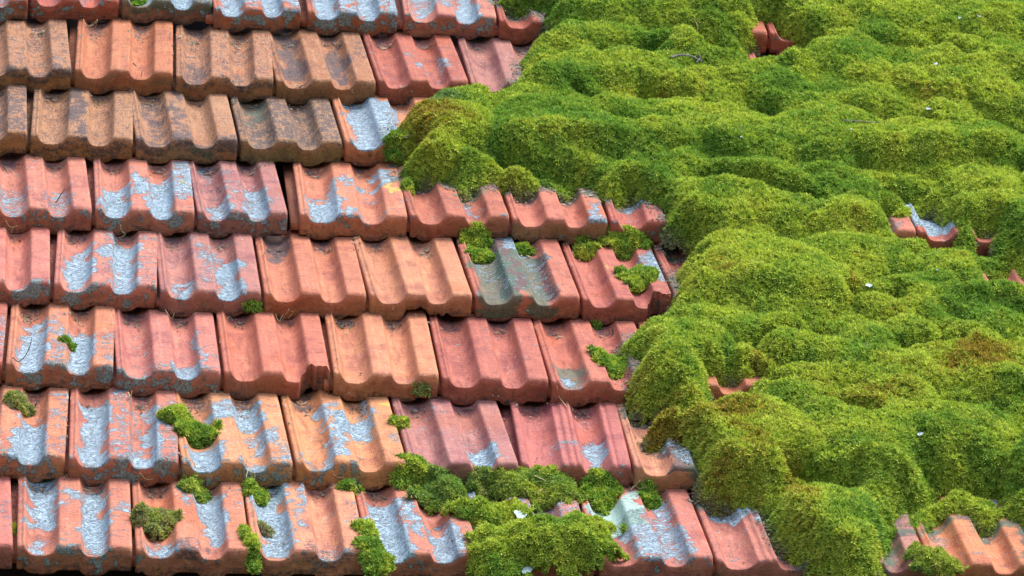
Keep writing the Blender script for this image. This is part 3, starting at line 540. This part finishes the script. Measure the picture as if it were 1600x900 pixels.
HOLES = [[(1118,76),(1158,84),(1184,62),(1188,38),(1206,40),(1226,60),(1256,76),(1240,100),(1212,112),(1170,112),(1150,98),(1118,84)],
 [(1388,344),(1402,352),(1420,350),(1432,328),(1458,330),(1478,352),(1498,384),(1494,396),(1460,396),(1420,388),(1392,366)],
 [(1516,392),(1528,368),(1550,370),(1550,392)],
 [(1540,424),(1580,420),(1604,452),(1604,476),(1574,480),(1550,470)],
 [(1108,600),(1140,596),(1166,608),(1166,652),(1120,652)]]
# cushions one can tell apart: x, y, rx, ry (px), height (m)
CUSH = [(1048,590,56,44,.034),(1090,588,40,38,.034),(1020,606,36,30,.028),(1066,622,44,26,.026),(880,240,130,70,.030),(700,220,80,45,.030),(1210,470,120,65,.045),(1050,676,46,32,.028),(1110,505,80,45,.032),(1230,560,60,34,.034),
 (1170,605,44,34,.028),(1190,715,95,60,.042),(1130,735,55,60,.036),(1300,850,95,55,.040),(1340,700,90,60,.034),(1480,690,80,50,.030),(1420,600,95,45,.030),(1530,600,70,55,.030),
 (1180,330,120,55,.032),(1010,300,60,60,.03),(1330,420,90,50,.034),(1150,100,90,40,.026),(930,60,80,50,.028),(1420,60,90,50,.030),(1300,110,80,38,.026),(960,130,110,36,.026),
 (1500,140,80,40,.024),(1100,210,120,50,.026),(1290,230,110,46,.028),(1450,250,90,50,.026),(1540,310,60,40,.026),(1500,440,70,40,.024),(1420,500,80,40,.028),(1560,510,60,40,.024),
 (1060,440,50,40,.030),(1370,340,60,36,.02),(1110,400,70,38,.03),(1360,780,80,46,.03),(1500,770,70,34,.026),(1260,640,60,36,.026),(1000,20,90,36,.026),(1240,30,90,30,.024),(860,160,90,36,.024),(1080,360,60,50,.026)]
CREV = [(790,250,920,284,.022,.030),(1100,288,1160,296,.018,.030),(1170,300,1275,318,.016,.032),(1250,536,1300,540,.016,.045),(1465,84,1500,96,.016,.05),(1560,196,1620,210,.02,.03),
 (1180,575,1210,600,.012,.03),(1395,800,1450,768,.03,.03),(1460,742,1560,752,.028,.04),(1080,160,1210,178,.016,.02),(1100,70,1135,84,.016,.035),(1380,296,1440,306,.016,.03),(1060,150,1000,146,.014,.016),
 (1330,470,1400,478,.014,.022),(1000,396,1090,404,.014,.02),(1120,640,1060,646,.012,.02),(1290,640,1360,660,.014,.02),(1120,800,1180,772,.018,.03),(1450,400,1540,410,.012,.02),(1240,740,1330,762,.018,.028),
 (900,150,960,170,.012,.018),(1330,178,1440,196,.014,.022),(1550,470,1500,466,.012,.018),(1180,545,1250,530,.014,.03),(1480,640,1560,648,.014,.02),(940,86,1040,74,.014,.016),(1400,560,1500,548,.014,.018)]
def terrace(u, v):
    "height of the mat over the stepped tile rows"
    n1 = fbm(u*5, v*2, 11, 3)-.5; n2 = fbm(u*11+9, v*9, 12, 3)-.5
    vv = v+.075*n1+.03*n2
    vs = np.array(VN); k = np.clip(np.searchsorted(vs, vv)-1, 0, len(vs)-2)
    q = (vv-vs[k])/(vs[k+1]-vs[k])
    H0 = .052*(1-q)+.006
    st = smooth(.80, .97, q)
    z = H0*(1-st)+(.052+.012)*st
    crev = -.010*np.exp(-((q-.78)/.07)**2)
    rsx = smooth(.38, .6, fbm(u*3.3+k*5.3, v*0+k*7.7, 21, 2))
    mk = .15+.6*smooth(.36, .6, fbm(u*4.3+50, v*3+50, 77, 3))
    return .044+(z-.044)*mk+crev*rsx
def build_mat():
    st = .0042
    us = np.arange(-.34, 1.30, st); vs = np.arange(VR[8]-.16, VR[1]+.42, st)
    Ug, Vg = np.meshgrid(us, vs)
    sdm = poly_sd(Ug, Vg, back(OUT))
    for h in HOLES: sdm = np.minimum(sdm, -poly_sd(Ug, Vg, back(h)))
    sdm = sdm+.016*(fbm(Ug*42, Vg*42, 5, 4)-.5)
    pad = .012+.018*fbm(Ug*7, Vg*6, 31, 3)+.024*(fbm(Ug*16, Vg*13, 33, 3)-.5)+.010*(fbm(Ug*38, Vg*30, 35, 3)-.5)
    cu = np.zeros_like(pad)
    rs = np.random.RandomState(4)
    cl = []
    for (x, y, rx, ry, h) in CUSH:
        a = at(x, y, .04); cl.append((a[0], a[1], rx*.00125, ry*.00125/.46, h))
    for _ in range(760):
        r_ = rs.uniform(.020, .066); cl.append((rs.uniform(us[0], us[-1]), rs.uniform(vs[0], vs[-1]), r_, r_*rs.uniform(.8, 1.5), r_*rs.uniform(.28, .58)))
    wob = 1+.45*(fbm(Ug*14, Vg*11, 41, 3)-.5)
    tone = np.zeros_like(pad); rt = np.random.RandomState(8)
    for (cu_, cv_, ru, rv, h) in cl:
        dv = (Vg-cv_)/rv; dv = np.where(dv < 0, dv*1.25, dv*.85)          # steeper on the lower side
        q2 = (((Ug-cu_)/ru)**2+dv**2)*wob
        hh = h*np.clip(1-q2, 0, 1)**.5; tone = np.where(hh > cu, rt.normal(0, .042), tone); cu = np.maximum(cu, hh)
    e = np.clip(sdm/.05, 0, 1)**.62; e2 = smooth(0, .045, sdm)
    z = (terrace(Ug, Vg)-.030)*1.0*(.0+1)+(.030+pad*1.0)*e+cu*e2 - .012*(1-e)
    z += .0035*(fbm(Ug*60, Vg*60, 51, 2)-.5)
    P = np.stack([Ug.ravel(), Vg.ravel(), z.ravel()], 1) @ RN.T
    idx = np.arange(Ug.size).reshape(Ug.shape)
    ok = (sdm > -.002); m = ok[:-1, :-1] & ok[1:, :-1] & ok[:-1, 1:] & ok[1:, 1:]
    F4 = np.stack([idx[:-1, :-1][m], idx[:-1, 1:][m], idx[1:, 1:][m], idx[1:, :-1][m]], 1)
    used = np.unique(F4); mp = np.full(Ug.size, -1); mp[used] = np.arange(len(used)); F4 = mp[F4]; P = P[used]
    for (x0, y0, x1, y1, wd, dp) in CREV:
        a = at(x0, y0, .055); b = at(x1, y1, .055); dx, dy = b-a
        wu = Ug+.012*(fbm(Ug*20, Vg*20, 88, 3)-.5)*2; wv = Vg+.03*(fbm(Ug*18, Vg*18, 89, 3)-.5)*2
        wd = wd*1.15; t = np.clip(((wu-a[0])*dx+(wv-a[1])*dy)/(dx*dx+dy*dy), 0, 1)
        ds = np.hypot(wu-a[0]-t*dx, (wv-a[1]-t*dy)/1.6)
        kq = np.clip(dp/.036, 0, 1)*np.exp(-(ds/wd)**2)*smooth(0, .05, sdm); z = z*(1-kq)+(-.012)*kq
    z = np.maximum(z, -.03)
    P = np.stack([Ug.ravel(), Vg.ravel(), z.ravel()], 1)[used] @ RN.T
    top = smooth(.2, .9, cu/.045)
    hue = .49+tone+.50*(fbm(Ug*6+3, Vg*5, 61, 4)-.5)+.38*(fbm(Ug*22, Vg*18, 63, 3)-.5)+.06*top
    for (x, y, rx, ry, h) in [(1190,590,50,30,.35),(1110,650,50,30,.3),(1370,450,60,30,.22),(1340,630,70,25,.2),(1250,790,22,50,.5),(1520,590,50,40,.3),(1300,370,60,30,.15),(850,100,40,30,.12),(1120,770,60,30,.1),(1000,580,30,40,.2),(1120,720,50,60,.18)]:
        a = at(x, y, .05); hue = hue+.8*h*np.exp(-((Ug-a[0])/(rx*.00125))**2-((Vg-a[1])/(ry*.0027))**2)
    cool = np.zeros_like(hue)
    for (x, y, rx, ry, h) in [(690,180,40,14,.9),(1180,640,30,12,.6),(1480,30,70,30,.3)]:
        a = at(x, y, .05); cool = cool+h*np.exp(-((Ug-a[0])/(rx*.00125))**2-((Vg-a[1])/(ry*.0027))**2)
    g = lambda q: np.clip(q.ravel()[used], 0, 1)
    me = moss_mesh('moss_mat', P, F4, g(hue), g(cool), g(.8*smooth(.014, .002, sdm)*smooth(.45, .6, fbm(Ug*30, Vg*30, 97, 3))), 74000, 7, .0074)
    return link('moss_mat', me, MOSS, 'thick carpet of yellow green cushion moss covering the right half of the tiled roof', 'moss', kind='stuff')
build_mat()

def clump(x, y, rx, ry, h, label, seed, hue=.45, dry=0.0, ang=0.0, lobes=1, name='moss_clump', length=.0066):
    "one loose cushion lying on the tiles where the photograph has it"
    c = uvn(hit(x, y)); ru, rv = rx*.00112, ry*.00112/.5
    n = 44; g = np.linspace(-1.25, 1.25, n); A, Bg = np.meshgrid(g, g)
    ca, sa = math.cos(ang), math.sin(ang)
    Ug = c[0]+ca*A*ru-sa*Bg*rv; Vg = c[1]+sa*A*ru+ca*Bg*rv
    rr = np.hypot(A, Bg)*(1+.75*(fbm(A*1.6+seed, Bg*1.6, seed, 3)-.5)+.7*(fbm(A*4.5+seed, Bg*4.5, seed+3, 3)-.5))
    e = np.clip(1-rr**2, 0, 1)**.62
    # follow what lies beneath
    Z = np.empty_like(Ug)
    for i in range(n):
        for j in range(n):
            o_ = rp(Ug[i, j], Vg[i, j], .30); q = BVH.ray_cast(o_, -NX)
            Z[i, j] = q[0].dot(NX) if q[0] is not None else c[2]
    ker = np.ones(7)/7
    Zs = np.apply_along_axis(lambda r_: np.convolve(np.pad(r_, 3, mode='edge'), ker, 'valid'), 0, Z)
    Zs = np.apply_along_axis(lambda r_: np.convolve(np.pad(r_, 3, mode='edge'), ker, 'valid'), 1, Zs)
    Zb = np.minimum(Zs, c[2]+.02)*.6+.4*np.minimum(Z, c[2]+.02)
    Zb = np.maximum(Zb, c[2]-(.008 if h < .010 else .03)); Zb = np.minimum(Zb, c[2]+(.004 if h < .010 else .02))
    z = Zb-.006+(h+.006)*e*(1+.5*(fbm(A*3, Bg*3+seed, seed+5, 2)-.5))
    cen = ROOF @ Vector((c[0], c[1], c[2]))
    P = np.stack([Ug.ravel(), Vg.ravel(), z.ravel()], 1) @ RN.T-np.array(cen)
    idx = np.arange(n*n).reshape(n, n); ok = rr < 1.02; m = ok[:-1, :-1] & ok[1:, :-1] & ok[:-1, 1:] & ok[1:, 1:]
    F4 = np.stack([idx[:-1, :-1][m], idx[:-1, 1:][m], idx[1:, 1:][m], idx[1:, :-1][m]], 1)
    used = np.unique(F4); mp = np.full(n*n, -1); mp[used] = np.arange(len(used)); F4 = mp[F4]; P = P[used]
    hu = np.clip(hue-.0+.6*(fbm(A*2, Bg*2, seed+9, 3)-.5), 0, 1).ravel()[used]
    dr = np.clip(dry*2*fbm(A*2.5, Bg*2.5, seed+19, 3)-.0, 0, 1).ravel()[used] if dry else np.zeros(len(used))
    me = moss_mesh(name, P, F4, hu, hu*0, dr, 120000, seed+2, length)
    o = link(name, me, MOSS, label, 'moss clump', 'loose moss clumps on the tiles'); o.location = cen
    return o
CL = [
 (211,4,20,12,.014,'small dark green moss plug in the trough of a top row tile',.3,0,0),
 (745,384,24,14,.020,'bright moss clump between orange tile and dark green stained tile, fifth row',.5,0,0),
 (748,405,22,14,.014,'lower half of the moss wad on the dark green stained tile\'s left edge',.4,0,0),
 (818,393,14,9,.010,'tiny moss tuft at the top of the dark green stained tile\'s right trough',.4,0,0),
 (914,398,18,13,.014,'small olive moss plug in the cracked red tile\'s left trough',.55,0,0),
 (970,392,40,17,.024,'wide moss cushion at the cracked red tile\'s top, under the fourth row',.5,0,0),
 (994,446,32,24,.020,'moss wad filling the cracked red tile\'s right trough',.5,0,0),
 (952,576,26,24,.016,'moss patch in the trough beside the large round cushion, sixth row',.45,0,0),
 (930,512,8,5,.008,'tiny dark moss tuft hanging below the fifth row near the mat',.3,0,0),
 (105,535,11,5,.006,'tiny moss dot on the blue lichen of a sixth row orange tile',.35,0,0),
 (30,630,24,12,.015,'tan and green moss tuft near the left edge, seventh row',.55,.45,0),
 (278,658,26,15,.020,'upper half of the loose moss pair astride the seventh row seam',.55,0,-.2),
 (307,690,30,16,.026,'lower, larger half of the loose moss pair in the seventh row',.42,0,0),
 (293,668,20,10,.010,'dry brown root tangle between the loose moss pair',.7,.6,0),
 (623,675,14,9,.014,'single tiny bright moss tuft on the seventh row seam',.5,0,0),
 (240,826,34,22,.028,'round brown and olive moss ball alone on a bottom row tile',.62,.45,0),
 (306,774,24,12,.014,'moss tuft at the top of the bottom row\'s second whole tile',.42,.1,0),
 (400,778,20,13,.014,'moss tuft under the seventh row, above a grey crumbled clod',.38,0,0),
 (411,832,17,10,.009,'grey crumbled clod of dead moss on blue lichen, bottom row',.6,.9,0),
 (391,868,10,28,.012,'narrow moss strip in the bottom row seam left of the salmon tile',.5,0,.1),
 (570,836,15,17,.014,'upper tuft of the mossy seam left of the solid lichen sheet',.5,0,0),
 (582,872,20,26,.018,'lower thick tuft of the mossy seam left of the solid lichen sheet',.42,0,.2),
 (636,752,36,16,.022,'moss cushion at the left end of the band under the seventh row',.5,0,0),
 (688,774,44,22,.026,'dark moss hanging in a point into the bottom row lichen tile',.36,.15,0),
 (748,768,30,14,.020,'grey-strewn moss in the middle of the band under the seventh row',.42,.3,0),
 (830,778,78,25,.030,'long moss cushion with dry stalks under the clean mauve tile',.46,.12,0),
 (762,820,54,22,.034,'rounded moss cushion left above the big dome in the bottom row',.5,0,0),
 (800,862,66,30,.040,'left shoulder of the big moss dome at the bottom edge',.5,0,0),
 (880,862,84,36,.052,'big moss dome at the bottom edge beside the mint green lichen',.48,0,0),
 (770,892,44,20,.03,'low moss cushion at the bottom edge, left foot of the big dome',.5,0,0),
 (936,782,27,26,.024,'upright moss clump at the top of the mint green lichen tile',.4,0,0),
 (950,828,8,8,.008,'tiny brown moss speck at the left rim of the mint green lichen',.6,0,0),
 (1012,782,15,15,.014,'moss tuft in the trough right above the mint green lichen',.36,0,0),
 (396,478,12,3,.008,'tiny moss tuft under the mauve pink tile in the fifth row',.35,0,0),
 (658,606,13,2.5,.003,'dark moss smear on the lip of the smoothest orange tile',.4,.35,0),
 (546,762,18,6,.010,'thin moss tuft under the lip of the brightest orange tile',.4,0,0),
 (20,830,4,10,.006,'tiny moss speck in the seam at the lower left corner',.5,0,0),
 (637,290,9,10,.010,'small moss tuft on the fourth row seam below the mat\'s corner',.4,0,0),
 (1460,884,42,17,.024,'dark moss cushion lying on the bright orange tile, lower right',.5,.1,0),
 (618,222,16,12,.016,'dark moss fringe beside the orange lichen splashed tile\'s right edge',.3,0,0),
]
for k, (x, y, rx, ry, h, lab, hue, dry, ang) in enumerate(CL):
    clump(x, y, rx, ry, h, lab, 100+k*3, hue, dry, ang)

# ------------------------------------------------------------------ leaf litter and soil crumbs
def litter():
    rs = np.random.RandomState(12); V = []; F = []; pts = []
    bo = back(OUT)
    for i in range(2, 64):
        a, b = np.array(bo[i]), np.array(bo[i+1])
        for _ in range(int(np.hypot(*(b-a))*420)+1):
            p = a+(b-a)*rs.rand()+rs.normal(-.003, .011, 2); pts.append((p[0], p[1], .8))
    for key in TILES:
        r, i = key; sm = SEAMS[r]; a = at(*sm[i]); b = at(*sm[i+1]); 
        if a[0] > .35 and r < 8: continue
        for (s0, s1) in ((.08, .34), (.56, .80)):
            for _ in range(rs.randint(6, 26)):
                s_ = rs.normal((s0+s1)/2, .055); p = a+(b-a)*s_; pts.append((p[0], p[1]+EXPO*(1-abs(rs.normal(0, .05)))-.022, 1.))
        for _ in range(rs.randint(0, 9)):
            p = a+(b-a)*rs.rand(); pts.append((p[0], p[1]+EXPO*rs.rand(), .6))
        for _ in range(rs.randint(2, 14)):
            p = a+(b-a)*rs.normal(0, .008); pts.append((p[0], p[1]+EXPO*rs.rand(), .8))
    for (u, v, k) in pts:
        q = BVH.ray_cast(rp(u, v, .30), -NX)
        if q[0] is None: continue
        c = np.array(q[0]); n = np.array(q[1]); n = n if n@RN[:, 2] > 0 else -n; d = rs.normal(0, 1, 3); d -= n*(d@n)*.75; d /= np.linalg.norm(d)
        e = np.cross(n, d); e /= np.linalg.norm(e)+1e-9
        L = k*rs.choice([.0028, .0045, .010], p=[.58, .32, .10])*rs.uniform(.7, 1.4); w = rs.uniform(.0010, .0024)
        o = len(V); c = c+n*.0020
        bend = rs.normal(0, .3)*L
        for (x, y, z) in ((-L, 0, 0), (0, w, bend*.2), (L, 0, bend*.4), (0, -w, bend*.2), (0, 0, w*1.2)):
            V.append(c+d*x+e*(y+bend*.3*(x == 0))+n*z)
        F += [(o, o+3, o+4), (o+3, o+2, o+4), (o+2, o+1, o+4), (o+1, o, o+4)]
    me = mesh_np('leaf_litter', np.array(V), None, np.array(F), None, False)
    link('leaf_litter', me, LITTER, 'tiny brown and grey crumbs of plant litter caught in joints and along the moss edge', 'litter', kind='stuff')
litter()

# ------------------------------------------------------------------ straws, twigs, flakes
deps = bpy.context.evaluated_depsgraph_get
def surf(x, y):
    "surface under a photo position, moss included"
    dg = bpy.context.evaluated_depsgraph_get()
    r = S.ray_cast(dg, CAM, ray(x, y))
    return r[1] if r[0] else hit(x, y)
def tube(name, pts, rad, mat, label, cat, group, sides=6, taper=.5):
    pts = [Vector(p) for p in pts]; c0 = pts[0].copy()
    # Catmull-Rom subdivision for a soft bend
    q = []
    for i in range(len(pts)-1):
        a = pts[max(i-1, 0)]; b = pts[i]; c = pts[i+1]; d = pts[min(i+2, len(pts)-1)]
        for k in range(5):
            t = k/5; q.append(.5*((2*b)+(c-a)*t+(2*a-5*b+4*c-d)*t*t+(3*b-a-3*c+d)*t**3))
    q.append(pts[-1]); V = []; F = []
    for i, p in enumerate(q):
        tg = (q[min(i+1, len(q)-1)]-q[max(i-1, 0)]).normalized(); n1 = tg.cross(Vector((.3, .2, .9))).normalized(); n2 = tg.cross(n1)
        r = rad*(1-taper*i/len(q))*(1+.2*math.sin(i*2.3))
        for s in range(sides):
            a = 2*math.pi*s/sides; V.append(p-c0+n1*math.cos(a)*r+n2*math.sin(a)*r)
    for i in range(len(q)-1):
        for s in range(sides):
            F.append((i*sides+s, i*sides+(s+1) % sides, (i+1)*sides+(s+1) % sides, (i+1)*sides+s))
    F.append(tuple(range(sides))[::-1]); F.append(tuple(range((len(q)-1)*sides, len(q)*sides)))
    me = bpy.data.meshes.new(name); me.from_pydata([tuple(v) for v in V], [], F); me.update()
    for p in me.polygons: p.use_smooth = True
    o = link(name, me, mat, label, cat, group); o.location = c0
    return o
bpy.context.view_layer.update()
def strand(pix, rad, mat, label, name, cat, group, lift=.004):
    pts = []
    prev = None
    for (x, y) in pix:
        p = surf(x, y)
        if prev is not None and abs((p-CAM).dot(DV)-prev) > .02:      # keep the strand together over gaps
            r = ray(x, y); p = CAM+r*(prev/r.dot(DV))
        prev = (p-CAM).dot(DV)
        pts.append(p+NX*lift)
    return tube(name, pts, rad, mat, label, cat, group)
STR = [
 ([(130,32),(136,42),(146,40),(152,32),(148,45),(138,46),(146,36)],'knotted straw curl hanging under the top row, left side'),
 ([(272,55),(282,60),(292,61),(288,56)],'straw bit under the olive stained top row tile'),
 ([(9,346),(16,356),(28,354),(20,358),(18,366)],'straw curl on the lip of the leftmost fourth row tile'),
 ([(188,352),(190,362),(196,368),(184,374)],'straw curl hanging below the W shaped lichen tile'),
 ([(322,258),(325,266),(322,274),(328,270)],'short dry stalk stuck in the gap left of the wide gap, fourth row'),
 ([(258,485),(262,492),(268,500),(272,490),(268,484)],'pale straw loop under the hooked lichen line, left of centre'),
 ([(430,492),(436,504),(442,494),(458,488),(450,500)],'frayed straw bundle below the arch stained tile, fifth row'),
 ([(452,484),(444,496),(436,510)],'slanting straw in the frayed bundle below the arch stained tile'),
 ([(648,492),(660,502),(664,496),(658,508)],'straw tangle below the broken lip of the clean orange tile'),
 ([(870,604),(874,622),(884,636),(888,650)],'long thin stalk hanging between sixth and seventh rows, centre'),
 ([(218,740),(228,750),(240,750)],'straw hook under the blue U shaped lichen tile'),
 ([(384,748),(388,736),(392,744),(397,740),(398,752)],'zigzag straw below the loose moss pair\'s tile'),
 ([(520,742),(528,748),(538,748)],'short bright straw under the X shaped lichen tile'),
 ([(552,757),(560,768),(566,778),(562,784)],'curled straw at the mossy gap right of the X lichen tile'),
 ([(200,615),(204,622),(206,612)],'tiny straw bit above the blue U shaped lichen tile'),
 ([(355,500),(358,496),(364,502)],'dark straw bit at the top of the smooth pink chipped tile'),
 ([(462,628),(470,634),(480,630),(474,640)],'crumbled straw in the gap under the chipped corner'),
 ([(700,150),(702,158),(706,160)],'tiny straw on the smooth red tile\'s lip by the moss'),
 ([(905,380),(908,392),(911,400)],'straw blade beside the cracked red tile\'s olive plug'),
 ([(985,768),(992,760),(1000,766),(1008,760),(1004,770)],'straw nest above the mint green lichen\'s right trough'),
 ([(1000,752),(990,764),(986,776)],'slanting straw in the nest right of the seam, bottom row'),
 ([(835,745),(850,752),(862,760),(868,768)],'dry stalk lying on the long moss cushion'),
 ([(838,772),(850,764),(858,756)],'crossing dry stalk on the long moss cushion'),
 ([(1084,30),(1090,44),(1086,60)],'bowed dry blade in the upper moss left of the red tile ends'),
]
for k, (px, lab) in enumerate(STR):
    strand(px, .0011, STRAW, lab, 'dry_straw', 'straw', 'dry straws caught on the roof', .002)
TW = [
 ([(1048,92),(1062,88),(1080,90),(1095,97),(1112,104)],.0028,'curved grey twig lying on the upper moss'),
 ([(1088,100),(1094,92),(1090,86)],.0018,'short forked twig piece beside the curved grey twig'),
 ([(87,319),(94,308),(101,297)],.0014,'thin dark twig in the leftmost fourth row tile\'s trough'),
 ([(208,100),(216,109),(222,118)],.0013,'thin twig in the second row orange tile\'s trough'),
 ([(221,122),(222,114),(225,112)],.0010,'tiny twig tip crossing the second row trough twig'),
 ([(20,560),(28,567),(38,560),(46,545),(50,530)],.0012,'long curved dark stalk on blue lichen, sixth row'),
 ([(1551,52),(1551,80)],.0016,'upright pale stick in the moss near the upper right corner'),
 ([(1352,540),(1364,548)],.0012,'dark stalk across the middle of the right-hand moss'),
 ([(1156,200),(1158,224)],.0011,'upright stalk in moss right of the third row'),
 ([(1318,190),(1350,192),(1378,194)],.0012,'long faint stalk flat on the upper right moss'),
 ([(792,514),(802,522),(816,532)],.0011,'thin dark scratch like stalk on the red speckled tile'),
 ([(806,636),(812,650),(822,662),(830,664)],.0011,'bent dark stalk on the clean mauve ribbed tile'),
 ([(697,440),(702,455),(690,462),(680,466)],.0011,'pale bent stalk in the clean orange tile\'s right trough'),
 ([(1586,560),(1594,575),(1600,585)],.0014,'dark twig at the right edge of the photo in the moss'),
 ([(1270,395),(1278,412)],.0011,'tiny stalk standing mid moss below the upper ridge'),
 ([(620,212),(628,218),(640,213)],.0020,'short pale stick lying at the mat\'s left corner'),
]
for px, r_, lab in TW:
    strand(px, r_, TWIGM, lab, 'twig', 'twig', 'twigs lying on the roof', .003)
def flake(x, y, r_, lab, seed):
    p = surf(x, y)+NX*.003; rs = random.Random(seed); V = [(0, 0, .002), (0, 0, -.002)]; F = []; n = 9
    for i in range(n):
        a = 2*math.pi*i/n; q = r_*rs.uniform(.6, 1.2); V.append(tuple(UX*math.cos(a)*q+VX*math.sin(a)*q*1.3+NX*rs.uniform(-.001, .002)))
    for i in range(n): F += [(0, 2+i, 2+(i+1) % n), (1, 2+(i+1) % n, 2+i)]
    me = bpy.data.meshes.new('lichen_flake'); me.from_pydata(V, [], F); me.update()
    o = link('lichen_flake', me, FLAKE, lab, 'flake', 'pale flakes on the moss'); o.location = p
for k, (x, y, r_, lab) in enumerate([
 (1357,448,.0065,'white flake in a brown hollow of the right-hand moss'),
 (1438,679,.0075,'brightest white flake, on the lower right moss'),
 (1450,172,.005,'grey white flake high on the right-hand moss'),
 (1530,26,.006,'pale crumb beside the upper right corner of the moss'),
 (1500,30,.004,'smaller pale crumb near the upper right corner'),
 (1462,102,.004,'pale crumb beside the dark hollow in the upper right'),
 (1158,216,.003,'tiny pale crumb in the moss right of the third row'),
 (1464,424,.003,'tiny pale crumb below the red tile with blue crest'),
 (1330,204,.003,'tiny grey crumb on the upper moss ridge'),
 (813,806,.013,'flat pale lichen scrap above the big moss dome'),
 (822,890,.013,'flat pale lichen scrap on the big dome\'s lower face'),
 (1186,88,.004,'pale crumb on the pinkish rib in the upper moss')]):
    flake(x, y, r_, lab, k)
